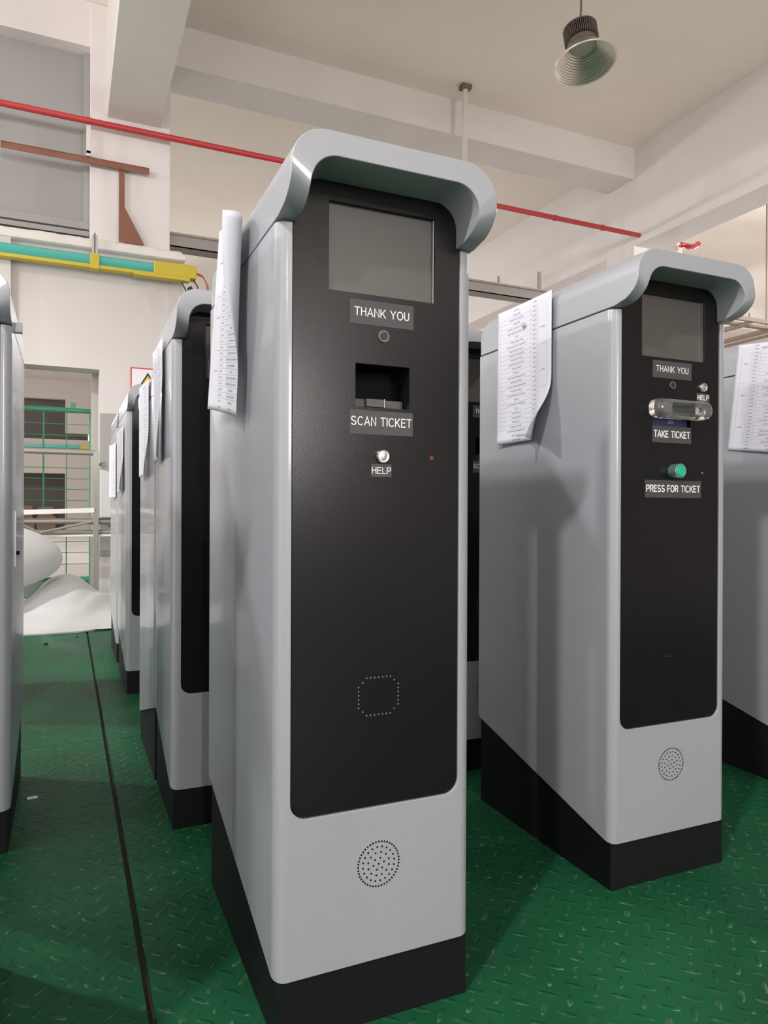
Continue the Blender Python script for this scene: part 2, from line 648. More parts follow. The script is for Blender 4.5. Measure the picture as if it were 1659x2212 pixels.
def body_bm():
    bm = NB()
    R = 0.021
    top = ZS - 0.0016
    arc = 7
    plan = [(0, KD)]
    for k in range(arc + 1):
        a = PI + k / arc * PI / 2
        plan.append((R + R * math.cos(a), R + R * math.sin(a)))
    nl = len(plan) - 1
    for k in range(arc + 1):
        a = 1.5 * PI + k / arc * PI / 2
        plan.append((KW - R + R * math.cos(a), R + R * math.sin(a)))
    plan.append((KW, KD))
    lo = [bm.verts.new((x, y, zbot(max(y, 0)))) for x, y in plan]
    hi = [bm.verts.new((x, y, top)) for x, y in plan]
    for i in range(len(plan) - 1):
        if i == nl:
            continue
        bm.faces.new((lo[i], lo[i + 1], hi[i + 1], hi[i]))
    bm.faces.new((lo[-1], lo[0], hi[0], hi[-1]))
    bm.faces.new(lo)
    # front face with the panel opening notched in from the top
    r = 0.028
    notch = [(PX, top)] + rrect(PX, KW - PX, ZP, top, (r, r, 0, 0), 8)[:-2] + [(KW - PX, top)]
    nf = [bm.verts.new((x, 0, z)) for x, z in notch]
    nb = [bm.verts.new((x, 0.075, z)) for x, z in notch]
    bm.faces.new([lo[nl], lo[nl + 1], hi[nl + 1]] + list(reversed(nf)) + [hi[nl]])
    for a, b, c, d in zip(nf, nf[1:], nb[1:], nb):
        bm.faces.new((a, b, c, d))
    # top, leaving the panel slot open
    bm.faces.new(hi[:nl + 1] + [nf[0], nb[0], nb[-1], nf[-1]] + hi[nl + 1:])
    bm.faces.new(nb)
    return bm


def hood_bm():
    bm = NB()
    z0 = ZS + 0.0016
    Ro, Ri, t, tt = 0.058, 0.044, 0.033, 0.038
    zc = 1.378

    def yfront(z):
        if z >= zc:
            return -HP
        q = min(1.0, (zc - z) / (zc - z0 + 1e-6))
        return -HP * math.sqrt(max(0.0, 1 - q * q))

    def arch(x0, x1, zt, R, nside=12, narc=10):
        p = []
        zs = zt - R
        for k in range(nside):
            p.append((x0, z0 + (zs - z0) * (math.sin(k / nside * PI / 2))))
        for k in range(narc + 1):
            a = PI - k / narc * PI / 2
            p.append((x0 + R + R * math.cos(a), zs + R * math.sin(a)))
        q = [(x0 + x1 - x, z) for x, z in reversed(p)]
        return p + q
    out = arch(0, KW, KH, Ro)
    inn = arch(t, KW - t, KH - tt, Ri)
    n = len(out)
    rings = []
    # front ring, then to the rear with a rounded rear edge
    rings.append([bm.verts.new((x, yfront(z), z)) for x, z in out])
    rb = 0.024
    cx, cz = KW / 2, z0
    for k in range(7):
        a = k / 6 * PI / 2
        ins = rb * (1 - math.cos(a))
        yy = KD - rb + rb * math.sin(a)
        ring = []
        for i, (x, z) in enumerate(out):
            sx = (KW / 2 - ins * 0.15) / (KW / 2)
            sz = (KH - z0 - ins) / (KH - z0)
            ring.append(bm.verts.new((cx + (x - cx) * sx, yy, cz + (z - cz) * sz)))
        rings.append(ring)
    for a, b in zip(rings, rings[1:]):
        for i in range(n - 1):
            bm.faces.new((a[i], a[i + 1], b[i + 1], b[i]))
    bm.faces.new(rings[-1])
    fi = [bm.verts.new((x, yfront(z), z)) for x, z in inn]
    bi = [bm.verts.new((x, 0.016, z)) for x, z in inn]
    for i in range(n - 1):
        bm.faces.new((rings[0][i], fi[i], fi[i + 1], rings[0][i + 1]))
        bm.faces.new((fi[i], bi[i], bi[i + 1], fi[i + 1]))
    bm.faces.new(bi)
    # underside
    left = [r[0] for r in rings]
    right = [r[-1] for r in rings]
    bm.faces.new(left + list(reversed(right)) + [fi[-1], bi[-1], bi[0], fi[0]])
    return bm


def base_bm():
    bm = NB()
    x0, x1, y0, y1 = 0.006, KW - 0.006, 0.005, KD - 0.006
    v = [(x0, y0, 0), (x1, y0, 0), (x1, y1, 0), (x0, y1, 0)]
    t = [(x, y, zbot(y) - 0.0006) for x, y, _ in v]
    a = [bm.verts.new(p) for p in v]
    b = [bm.verts.new(p) for p in t]
    for k in range(4):
        bm.faces.new((a[k], a[(k + 1) % 4], b[(k + 1) % 4], b[k]))
    bm.faces.new(a)
    bm.faces.new(b)
    return bm


SCR = (0.0886, 0.2842, 1.2268, 1.3734)
SLOT_SCAN = (0.136, 0.236, 1.038, 1.110)
SLOT_TAKE = (0.122, 0.242, 1.066, 1.118)


def panel_bm(slot):
    def fn():
        bm = NB()
        o = rrect(PX + 0.0015, KW - PX - 0.0015, ZP + 0.0015, 1.4046, (0.0268, 0.0268, 0.042, 0.042), 9)
        holes = [rrect(*SCR, 0.001, 2)]
        if slot:
            holes.append(rrect(*slot, 0.0008, 2))
        plate(bm, o, holes, 0.0035, 0.0125)
        return bm
    return fn


def screen_bm():
    bm = NB()
    x0, x1, z0, z1 = SCR
    return box(bm, x0 - 0.004, x1 + 0.004, 0.0126, 0.0135, z0 - 0.004, z1 + 0.004)


def pit_bm(s, d):
    def fn():
        bm = NB()
        x0, x1, z0, z1 = s
        y0 = 0.0127
        v = [bm.verts.new(p) for p in ((x0, y0, z0), (x1, y0, z0), (x1, y0, z1), (x0, y0, z1),
                                       (x0, y0 + d, z0 + d * 0.18), (x1, y0 + d, z0 + d * 0.18), (x1, y0 + d, z1), (x0, y0 + d, z1))]
        for k in range(4):
            bm.faces.new((v[k], v[(k + 1) % 4], v[4 + (k + 1) % 4], v[4 + k]))
        bm.faces.new(v[4:])
        return bm
    return fn


def dots_bm(pts, r, y, th=0.0007):
    def fn():
        bm = NB()
        for x, z in pts:
            disc_y(bm, x, z, y - th, y + th, r, 8)
        return bm
    return fn


def grille_pts(cx, cz):
    p = [(cx, cz)]
    for r, n, o in ((0.0375, 44, 0), (0.0288, 20, 0.1), (0.0195, 12, 0.3), (0.0100, 6, 0.2)):
        p += [(cx + r * math.cos(o + k * 2 * PI / n), cz + r * math.sin(o + k * 2 * PI / n)) for k in range(n)]
    return p


def square_pts():
    inner, rim = [], []
    for i in range(11):
        for j in range(10):
            dx, dz = (i - 5) / 5.0, (j - 4.5) / 4.5
            if abs(dx) + abs(dz) > 1.62:
                continue
            p = (0.1805 + dx * 0.0365, 0.5505 + dz * 0.0315)
            e = abs(dx) > 0.95 or abs(dz) > 0.95 or abs(dx) + abs(dz) > 1.45
            (rim if e else inner).append(p)
    return inner, rim


def arc_pts(cx, cy, rx, ry, a0, a1, n=14):
    return [(cx + rx * math.cos(math.radians(a0 + (a1 - a0) * k / n)), cy + ry * math.sin(math.radians(a0 + (a1 - a0) * k / n))) for k in range(n + 1)]


def glyph(c):
    """strokes of a plain sans capital, cap height 1; returns (width, [polylines])"""
    if c == 'T':
        return 0.72, [[(0, 0.94), (0.72, 0.94)], [(0.36, 0.98), (0.36, 0)]]
    if c == 'H':
        return 0.70, [[(0.06, 0), (0.06, 1)], [(0.64, 0), (0.64, 1)], [(0.06, 0.53), (0.64, 0.53)]]
    if c == 'A':
        return 0.80, [[(0.03, 0), (0.40, 0.97), (0.77, 0)], [(0.16, 0.33), (0.64, 0.33)]]
    if c == 'N':
        return 0.70, [[(0.06, 0), (0.06, 0.97), (0.64, 0.03), (0.64, 1)]]
    if c == 'K':
        return 0.74, [[(0.06, 0), (0.06, 1)], [(0.68, 1), (0.08, 0.36)], [(0.26, 0.56), (0.71, 0)]]
    if c == 'Y':
        return 0.78, [[(0.03, 1), (0.39, 0.44), (0.75, 1)], [(0.39, 0.48), (0.39, 0)]]
    if c == 'O':
        return 0.86, [arc_pts(0.43, 0.5, 0.37, 0.455, 0, 360, 32)]
    if c == 'U':
        return 0.70, [[(0.06, 1), (0.06, 0.36)] + arc_pts(0.35, 0.36, 0.29, 0.31, 180, 360, 16) + [(0.64, 1)]]
    if c == 'S':
        return 0.74, [arc_pts(0.37, 0.715, 0.27, 0.24, 20, 245, 18) + arc_pts(0.37, 0.265, 0.30, 0.22, 78, -160, 20)]
    if c == 'C':
        return 0.80, [arc_pts(0.43, 0.5, 0.36, 0.455, 42, 318, 28)]
    if c == 'I':
        return 0.14, [[(0.07, 0), (0.07, 1)]]
    if c == 'E':
        return 0.64, [[(0.62, 0.94), (0.06, 0.94), (0.06, 0.06), (0.64, 0.06)], [(0.06, 0.53), (0.58, 0.53)]]
    if c == 'L':
        return 0.56, [[(0.06, 1), (0.06, 0.06), (0.56, 0.06)]]
    if c == 'F':
        return 0.60, [[(0.60, 0.94), (0.06, 0.94), (0.06, 0)], [(0.06, 0.51), (0.53, 0.51)]]
    if c == 'P':
        return 0.66, [[(0.06, 0), (0.06, 0.94), (0.38, 0.94)] + arc_pts(0.38, 0.70, 0.23, 0.24, 90, -90, 12) + [(0.06, 0.46)]]
    if c == 'R':
        return 0.74, [[(0.06, 0), (0.06, 0.94), (0.42, 0.94)] + arc_pts(0.42, 0.715, 0.23, 0.225, 90, -90, 12) + [(0.06, 0.49)], [(0.40, 0.49), (0.70, 0)]]
    return 0.34, []


def text_mesh(s, w, h, bold=False):
    key = 'txt_%s_%.3f' % (s, w)
    if key in CACHE:
        return CACHE[key]
    th = 0.17 if bold else 0.118
    gap = 0.13
    glyphs = [glyph(c) for c in s]
    total = sum(g[0] for g in glyphs) + gap * (len(s) - 1)
    sx = w / total
    bm = NB()
    cx = -w / 2
    for gw, lines in glyphs:
        for L in lines:
            P = [Vector((cx + x * sx, (y - 0.5) * h)) for x, y in L]
            t = th * h / 2
            n = len(P)
            closed = (P[0] - P[-1]).length < 1e-6
            a, b = [], []
            for i in range(n):
                if closed:
                    p, q = P[(i - 1) % (n - 1)], P[(i + 1) % (n - 1)]
                    d0, d1 = (P[i] - p).normalized(), (q - P[i]).normalized()
                else:
                    d0 = (P[i] - P[i - 1]).normalized() if i else (P[1] - P[0]).normalized()
                    d1 = (P[i + 1] - P[i]).normalized() if i < n - 1 else d0
                d = (d0 + d1)
                d = d.normalized() if d.length > 1e-6 else d0
                nn = Vector((-d.y, d.x))
                k = min(1 / max(0.3, abs(nn.dot(Vector((-d0.y, d0.x))))), 2.2)
                a.append(P[i] + nn * t * k)
                b.append(P[i] - nn * t * k)
            va = [bm.verts.new((p.x, 0, p.y)) for p in a]
            vb = [bm.verts.new((p.x, 0, p.y)) for p in b]
            for i in range(n - 1):
                bm.faces.new((va[i], va[i + 1], vb[i + 1], vb[i]))
        cx += (gw + gap) * sx
    for f in bm.faces:
        f.normal_update()
        if f.normal.y > 0:
            f.normal_flip()
    me = bpy.data.meshes.new('lettering')
    bm.to_mesh(me)
    bm.free()
    me.materials.append(LETTER)
    CACHE[key] = me
    return me


def sticker(root, s, x0, x1, z0, z1, tw, th, dz=0.0, bold=False):
    key = 'stk_%s_%.3f_%.3f' % (s, x0, z0)
    p = part('label_plate', key, lambda: box(NB(), x0, x1, 0.0027, 0.0035, z0, z1), STICK, root,
             label='dark grey label reading ' + s)
    t = link('lettering', text_mesh(s, tw, th, bold), None, p)
    t.location = ((x0 + x1) / 2, 0.0025, (z0 + z1) / 2 + dz)
    t['label'] = 'white words ' + s
    return p


def button_bm(x, z, r, y0):
    def fn():
        bm = NB()
        mt = Matrix.Translation((x, y0, z)) @ Matrix.Rotation(PI / 2, 4, 'X')
        return lathe(bm, [(r, 0), (r, 0.004), (r * 0.86, 0.0065), (r * 0.72, 0.0062), (r * 0.68, 0.005), (r * 0.40, 0.0055), (r * 0.34, 0.0070), (0.00001, 0.0075)], 32, mt)
    return fn


def ring_bm(x, z, r0, r1, y0, h):
    def fn():
        bm = NB()
        mt = Matrix.Translation((x, y0, z)) @ Matrix.Rotation(PI / 2, 4, 'X')
        return lathe(bm, [(r1, 0), (r1, h), (r0, h), (r0, h * 0.3), (0.00001, h * 0.3)], 28, mt)
    return fn


def acrylic_bm():
    bm = NB()
    x0, x1, z0, z1 = 0.110, 0.285, 1.084, 1.1275
    rows = []
    prof = [(0.0, 0.0), (-0.020, 0.0), (-0.028, 0.003), (-0.032, 0.008)]
    for y, ins in prof:
        rows.append([bm.verts.new((x, 0.0034 + y, z)) for x, z in rrect(x0 + ins, x1 - ins, z0 + ins, z1 - ins, 0.019 - ins * 0.6, 7)])
    inn = [(-0.032, 0.012), (-0.020, 0.013), (-0.002, 0.014)]
    for y, ins in inn:
        ex = 0.028
        rows.append([bm.verts.new((x, 0.0034 + y, z)) for x, z in rrect(x0 + ins + ex, x1 - ins - ex, z0 + ins * 0.75, z1 - ins * 0.75, 0.009, 7)])
    n = len(rows[0])
    rows.append(rows[0])
    for a, b in zip(rows, rows[1:]):
        for k in range(n):
            bm.faces.new((a[k], a[(k + 1) % n], b[(k + 1) % n], b[k]))
    return bm


def kiosk(loc, label, kind='plain', rz=0.0, group='ticket kiosks in rows', depth=0.574):
    global KD
    KD = depth
    dk = '_%.3f' % depth
    root = thing('ticket_kiosk', label, 'kiosk', loc, rz, group)
    part('body', 'kiosk_body' + dk, body_bm, SILVER, root, 0.0012)
    part('hood', 'kiosk_hood' + dk, hood_bm, SILVER, root, 0.0025)
    part('plinth', 'kiosk_plinth' + dk, base_bm, PLINTH, root, 0.001)
    slot = {'scan': SLOT_SCAN, 'take': SLOT_TAKE}.get(kind)
    pn = part('front_panel', 'kiosk_panel_' + kind, panel_bm(slot), PANEL, root, 0.0008)
    part('screen', 'kiosk_screen', screen_bm, SCREEN, root)
    if kind in ('scan', 'take'):
        part('screen_edge_glint', 'kiosk_edge', lambda: box(NB(), SCR[1] - 0.0022, SCR[1] - 0.0010, 0.0062, 0.0125, SCR[2] + 0.001, SCR[3] - 0.001), STEEL, root)  # bright strip paints the light caught by the cutout's right edge
    part('speaker_grille', 'kiosk_grille', dots_bm(grille_pts(0.1805, 0.2675), 0.0016, 0.0), DARK, root, label='ring of small black speaker holes')
    if kind == 'scan':
        sticker(root, 'THANK YOU', 0.125, 0.243, 1.1755, 1.2165, 0.101, 0.0145, 0.001)
        sticker(root, 'SCAN TICKET', 0.1255, 0.2425, 0.992, 1.032, 0.112, 0.0150, 0.002)
        sticker(root, 'HELP', 0.165, 0.2025, 0.921, 0.9425, 0.0355, 0.0115)
        r_ = part('camera_rim', 'k_lens', ring_bm(0.1865, 1.159, 0.0080, 0.0098, 0.0035, 0.003), RIMG, root)
        part('camera_lens', 'k_lensd', lambda: disc_y(NB(), 0.1865, 1.159, 0.0015, 0.0030, 0.0066, 24), LENS, r_)
        part('help_button', 'k_help_s', button_bm(0.185, 0.956, 0.0122, 0.0035), CHROME, root, label='round chrome HELP button')
        part('indicator_light', 'k_led_s', ring_bm(0.2795, 0.956, 0.0022, 0.0036, 0.0035, 0.0008), REDLED, root)
        p = part('scan_window', 'k_pit_s', pit_bm(SLOT_SCAN, 0.045), DARK, root)
        x0, x1, z0, z1 = SLOT_SCAN
        part('scanner_bracket', 'k_brk', lambda: box(box(NB(), x0 + 0.001, x1 - 0.001, 0.030, 0.032, z0 + 0.004, z0 + 0.017),
             x0 + 0.028, x0 + 0.060, 0.022, 0.029, z0 + 0.004, z0 + 0.017), DKGREY, p)
        part('edge_strip', 'k_strip', lambda: box(box(NB(), x0, x1, 0.0128, 0.015, z0 + 0.0002, z0 + 0.0014),
             x0 + 0.0605, x0 + 0.0615, 0.021, 0.029, z0 + 0.003, z0 + 0.018), STEEL, p)
        inner, rim = square_pts()
        part('perforation', 'k_sq', dots_bm(inner, 0.0015, 0.0035), DARK, root, label='square block of small black speaker holes')
        part('perforation', 'k_sqr', dots_bm(rim, 0.0013, 0.0035), STEEL, root, label='steel dots painting the lit edge holes of the square speaker block')  # light on the outer hole edges painted as paler dots
    if kind == 'take':
        sticker(root, 'THANK YOU', 0.121, 0.243, 1.179, 1.2195, 0.101, 0.0155, 0.0015, True)
        sticker(root, 'TAKE TICKET', 0.121, 0.2425, 1.027, 1.066, 0.113, 0.0160, 0.001, True)
        sticker(root, 'PRESS FOR TICKET', 0.099, 0.2755, 0.8975, 0.9385, 0.168, 0.0160, 0.001, True)
        sticker(root, 'HELP', 0.260, 0.302, 1.1305, 1.1515, 0.0365, 0.0120, 0, True)
        r_ = part('camera_rim', 'k_lens2', ring_bm(0.1825, 1.164, 0.0072, 0.0086, 0.0035, 0.003), RIMG, root)
        part('camera_lens', 'k_lensd2', lambda: disc_y(NB(), 0.1825, 1.164, 0.0015, 0.0030, 0.0060, 24), LENS, r_)
        part('help_button', 'k_help_t', button_bm(0.279, 1.1655, 0.0115, 0.0035), CHROME, root, label='small chrome HELP button')
        part('indicator_light', 'k_led_t', ring_bm(0.2795, 0.959, 0.0016, 0.0026, 0.0035, 0.0008), STEEL, root)
        p = part('ticket_outlet', 'k_pit_t', pit_bm(SLOT_TAKE, 0.04), DARK, root)
        x0, x1, z0, z1 = SLOT_TAKE
        part('ticket_guide', 'k_blue', lambda: box(NB(), x0 + 0.001, x1 - 0.001, 0.014, 0.016, z0 + 0.0005, z0 + 0.020), BLUE, p, label='dark blue ticket guide')
        part('guide_marks', 'k_marks', lambda: box(box(box(box(NB(), 0.181, 0.187, 0.0132, 0.0138, z0 + 0.014, z0 + 0.016), 0.189, 0.197, 0.0132, 0.0138, z0 + 0.014, z0 + 0.016),
             0.180, 0.188, 0.0132, 0.0138, z0 + 0.009, z0 + 0.0115), 0.190, 0.195, 0.0132, 0.0138, z0 + 0.009, z0 + 0.0115), GLOW, p)
        part('ticket_mouth', 'k_acr', acrylic_bm, GLASS, root, 0, 50, label='clear acrylic ticket mouth')
        part('mouth_sheen', 'k_flap', lambda: box(NB(), 0.142, 0.253, -0.004, -0.003, 1.095, 1.118), STICK, root)  # grey plate paints the light reflected by the clear front
        b = part('ticket_button', 'k_gring', ring_bm(0.186, 0.9605, 0.0140, 0.0168, 0.0035, 0.024), COLLAR, root, 0.0006, label='green push button in a metal collar')
        part('button_cap', 'k_gcap', lambda: disc_y(NB(), 0.186, 0.9605, -0.0225, -0.003, 0.0132, 32), GREENB, b, 0.0015)
        part('perforation', 'k_three', dots_bm([(0.166, 0.523), (0.171, 0.523), (0.176, 0.523)], 0.0010, 0.0035), STEEL, root)
    return root


kA = kiosk((0, 0, 0), 'silver kiosk with SCAN TICKET on its black front, nearest and largest', 'scan')
kC = kiosk((0.8253, 0.1646, 0), 'silver kiosk with a green button and TAKE TICKET on its front', 'take', -0.004)
kD = kiosk((1.765, 0.22, 0), 'silver kiosk cut by the right edge, grey side with a paper form showing', 'plain')
kB = kiosk((-0.045, 0.883, 0), 'silver kiosk directly behind the SCAN TICKET kiosk, half hidden by it', 'plain', depth=0.381)
kB2 = kiosk((-0.049 + KW, 1.270 + 0.488, 0), 'rear-turned silver kiosk of which a green-tinged side strip shows behind another', 'plain', PI, depth=0.488)
kB2.scale = (1, 1, 0.93)
kB3 = kiosk((-0.049, 2.44, 0), 'small distant silver kiosk with rounded hood below the yellow warning sign', 'plain')
kB4 = kiosk((-0.047, 3.19, 0), 'farthest silver kiosk in the row, only a thin sliver beside the white foam', 'plain')
kF = kiosk((0.805, 0.945, 0), 'kiosk glimpsed as a black strip between the two front kiosks', 'scan')
kE = kiosk((-0.79, 0.913, 0), 'silver kiosk at the left edge of the photo with a slim door handle', 'plain')
kE2 = kiosk((-0.918, 2.30, 0), 'kiosk behind the left edge kiosk, only a thin dark and silver edge', 'plain')
kE0 = kiosk((-0.79, -0.13, 0), 'silver kiosk just outside the left of the photo, its shadow on the floor', 'plain')

# fittings on the flank of the kiosk at the left edge
obj('door_handle', box(NB(), KW, KW + 0.005, 0.105, 0.118, 0.71, 0.86), STEEL, kE, 0.001)
obj('door_latch', box(NB(), KW - 0.004, KW + 0.022, 0.03, 0.05, 1.315, 1.340), SILVER, kE, 0.002)
obj('door_lock', box(NB(), KW, KW + 0.012, 0.115, 0.128, 0.742, 0.752), DARK, kE)


# ------------------------------------------------------------------ paper forms
def sheet(name, label, place, w=0.248, h=0.352, nu=24, nv=30, curl=None, flip=False, tilt=0.0, group='printed forms on kiosk flanks'):
    """a sheet hung on a flank that faces -x. place = (x, y of its far edge, z of its top).
    u runs from the far edge towards the camera. curl(u, v) = bend angle gradient"""
    bm = NB()
    uvl = bm.loops.layers.uv.new('UVMap')
    grid = []
    for j in range(nv + 1):
        v = j / nv
        row = []
        # integrate both ways from the magnet column
        ang = [curl(i / nu, v) for i in range(nu + 1)]
        mid = nu // 2
        px = [0.0] * (nu + 1)
        py = [0.0] * (nu + 1)
        for i in range(mid, nu):
            a = (ang[i] + ang[i + 1]) / 2
            px[i + 1] = px[i] - math.sin(a) * w / nu
            py[i + 1] = py[i] - math.cos(a) * w / nu
        for i in range(mid, 0, -1):
            a = (ang[i] + ang[i - 1]) / 2
            px[i - 1] = px[i] + math.sin(a) * w / nu
            py[i - 1] = py[i] + math.cos(a) * w / nu
        for i in range(nu + 1):
            row.append((px[i], py[i] - w / 2, -(1 - v) * h))
        grid.append(row)
    ct, st = math.cos(tilt), math.sin(tilt)
    vs = []
    for row in grid:
        r = []
        for (x, y, z) in row:
            yy, zz = y + w / 2, z + h / 2
            yy, zz = yy * ct - zz * st, yy * st + zz * ct
            r.append(bm.verts.new((place[0] + x, place[1] + yy - w / 2, place[2] + zz - h / 2)))
        vs.append(r)
    for j in range(nv):
        for i in range(nu):
            f = bm.faces.new((vs[j][i], vs[j][i + 1], vs[j + 1][i + 1], vs[j + 1][i]))
            for l, (a, b) in zip(f.loops, ((i, j), (i + 1, j), (i + 1, j + 1), (i, j + 1))):
                uu, vv = a / nu, b / nv
                l[uvl].uv = (1 - uu, 1 - vv) if flip else (uu, vv)
    me = bpy.data.meshes.new(name)
    bm.to_mesh(me)
    bm.free()
    for p in me.polygons:
        p.use_smooth = True
    o = link(name, me, PAPER)
    me.materials.append(PLAIN)
    m = o.modifiers.new('thick', 'SOLIDIFY')
    m.thickness = 0.0004
    m.material_offset = 1
    m.material_offset_rim = 1
    return tag(o, label, 'paper', group)


def magnet(p, label):
    bm = NB()
    mt = Matrix.Translation(p) @ Matrix.Rotation(-PI / 2, 4, 'Y')
    lathe(bm, [(0.0062, 0), (0.0062, 0.004), (0.0045, 0.0055), (0.00001, 0.0055)], 20, mt)
    o = obj('magnet', bm, MAGNET)
    return tag(o, label, 'magnet')


def sm(a, b, t):
    t = max(0, min(1, (t - a) / (b - a)))
    return t * t * (3 - 2 * t)


# on the near kiosk: top near corner curls far out, lower part swings away from the flank
sheet('paper_form', 'curled paper form on the flank of the SCAN TICKET kiosk', (-0.016, 0.413, 1.415), w=0.25, h=0.362, tilt=0.19,
      curl=lambda u, v: 1.9 * sm(0.78, 0.98, u) * sm(0.20, 1.0, v) + 0.25 * sm(0.75, 1.0, u) - 0.02 - 0.14 * (1 - v) * sm(0.6, 0, u))
magnet((-0.0125, 0.345, 1.33), 'silver magnet holding the curled paper on the nearest kiosk')
# on the second kiosk: upside down, lower near corner lifted
sheet('paper_form', 'upside-down paper form on the flank of the TAKE TICKET kiosk', (0.818, 0.624, 1.424), h=0.372,
      curl=lambda u, v: 0.9 * sm(0.60, 1.0, u + 0.3 * (0.35 - v)) * sm(0.42, 0.0, v) + 0.06 * u - 0.02 - 0.06 * (1 - v) * sm(0.4, 0, u), flip=True)
magnet((0.8165, 0.495, 1.362), 'small round magnet on the upside-down paper')
# on the kiosk at the right edge
sheet('paper_form', 'paper form with a table cut by the right edge of the photo', (1.757, 0.634, 1.412), h=0.352, w=0.25,
      curl=lambda u, v: 0.03, tilt=0.12)
# far row
sheet('paper_form', 'narrow-looking paper with split end on the kiosk behind the nearest one', (-0.056, 1.215, 1.355), h=0.345, w=0.19,
      curl=lambda u, v: -0.02 + 0.30 * sm(0.35, 1.0, u) * sm(0.7, 0.0, v) - 0.06 * sm(0.4, 0, u) * sm(0.6, 1, v), tilt=-0.06)
sheet('paper_form', 'thin paper strip left of the split paper, on the rear-turned kiosk', (-0.060, 1.610, 1.300), h=0.32, w=0.215,
      curl=lambda u, v: -0.05 + 0.25 * sm(0.4, 1.0, u) * sm(0.5, 0.0, v))
sheet('paper_form', 'folded paper on the small distant kiosk, below the warning sign', (-0.062, 2.80, 1.26), h=0.31, w=0.24,
      curl=lambda u, v: 0.25 * sm(0.4, 1.0, u) * sm(0.6, 0.0, v) - 0.06, tilt=-0.08)
sheet('paper_form', 'farthest paper, a white strip left of all the other papers', (-0.060, 3.42, 1.24), h=0.31, w=0.22,
      curl=lambda u, v: -0.08 - 0.08 * sm(0.6, 0, u))

# ------------------------------------------------------------------ high bay lamps
def lamp(loc, label, on=0.0, tilt=(0, 0, 0), z_top=ZC, near=False):
    root = thing('high_bay_lamp', label, 'lamp', loc, 0, 'high bay lamps')
    root.rotation_euler = tilt
    key = 'lamp_reflector'

    def refl():
        bm = NB()
        prof = []
        n = 22
        for k in range(n + 1):
            t = k / n
            r = 0.105 + 0.135 * t ** 0.92
            z = -0.165 * t
            prof.append((r + (0.005 if k % 2 else 0), z))
        prof += [(0.252, -0.168), (0.254, -0.162), (0.247, -0.158)]
        prof += [(0.247 - 0.135 * t, -0.158 + 0.158 * t) for t in (0.25, 0.5, 0.75, 1.0)]
        rings = []
        N_ = 56
        for r, z in prof:
            rings.append([bm.verts.new((r * math.cos(k * 2 * PI / N_), r * math.sin(k * 2 * PI / N_), z)) for k in range(N_)])
        for a, b in zip(rings, rings[1:]):
            for k in range(N_):
                bm.faces.new((a[k], a[(k + 1) % N_], b[(k + 1) % N_], b[k]))
        return bm

    def sink():
        bm = NB()
        lathe(bm, [(0.118, 0.0), (0.118, 0.035), (0.095, 0.04), (0.095, 0.16), (0.0001, 0.165)], 40)
        lathe(bm, [(0.139, 0.150), (0.139, 0.158), (0.0001, 0.160)], 40)
        for k in range(56):
            a = k * 2 * PI / 56
            f = NB()
            v0 = len(bm.verts)
            box(bm, 0.09, 0.138, -0.003, 0.003, 0.042, 0.155)
            bm.verts.ensure_lookup_table()
            bmesh.ops.rotate(bm, cent=(0, 0, 0), matrix=Matrix.Rotation(a, 3, 'Z'), verts=bm.verts[v0:])
            f.free()
        return bm
    part('reflector', key, refl, ALU, root, 0, 30)
    part('heat_sink', 'lamp_sink', sink, SINK, root, 0, 30)
    part('diffuser', 'lamp_diff', lambda: lathe(NB(), [(0.112, -0.002), (0.100, -0.012), (0.0001, -0.016)], 40), GLASSD, root)
    bm = NB()
    inv = Matrix.LocRotScale(Vector(loc), root.rotation_euler, None).inverted()
    top = inv @ Vector((loc[0] + 0.02, loc[1] + 0.02, z_top))
    pts = [Vector((0, 0, 0.17)), Vector((0.01, 0, 0.22))]
    for k in range(1, 9):
        t = k / 8
        p = Vector((0.01, 0, 0.22)).lerp(top, t)
        pts.append(p + Vector((0.012 * math.sin(t * 9), 0, 0)) * (1 - t))
    tube(bm, pts, 0.009, 8)
    obj('hanging_cord', bm, SINK, root)
    if on:
        l = bpy.data.lights.new('lamp_light', 'SPOT' if near else 'POINT')
        l.energy = LAMP_W * on
        if near:
            l.spot_size = math.radians(158)
            l.spot_blend = 0.5
        l.shadow_soft_size = LAMP_SIZE
        l.color = (1.0, 0.99, 0.985)
        lo = bpy.data.objects.new('lamp_light', l)
        C.objects.link(lo)
        lo.parent = root
        lo.location = (0, 0, -0.27)
    return root


lamp((3.59, 3.66, 4.72), 'unlit aluminium bell lamp hanging from the ceiling at upper right', 0,
     (Matrix.Rotation(math.radians(-9), 3, rt0) @ Matrix.Rotation(math.radians(-6), 3, Vector((math.sin(YAW), math.cos(YAW), 0)))).to_euler())
where = ['left of the camera and nearer the front', 'left of the aisle and further back', 'in the bay to the right, nearer', 'in the bay to the right, farther',
         'in the bay beyond the doorway, left', 'in the bay beyond the doorway, right', 'far down the bay beyond the doorway',
         'added as fill far behind the camera, left', 'added as fill far behind the camera, right', 'added as fill far left of the aisle, near', 'added as fill far left of the aisle, deep']
for (x, y, z, e), wh in zip(LAMPS_ON + LAMPS_FAR, where):
    lamp((x, y, z), 'lit bell lamp out of the photo, ' + wh, e, near=(x, y, z, e) in LAMPS_ON)

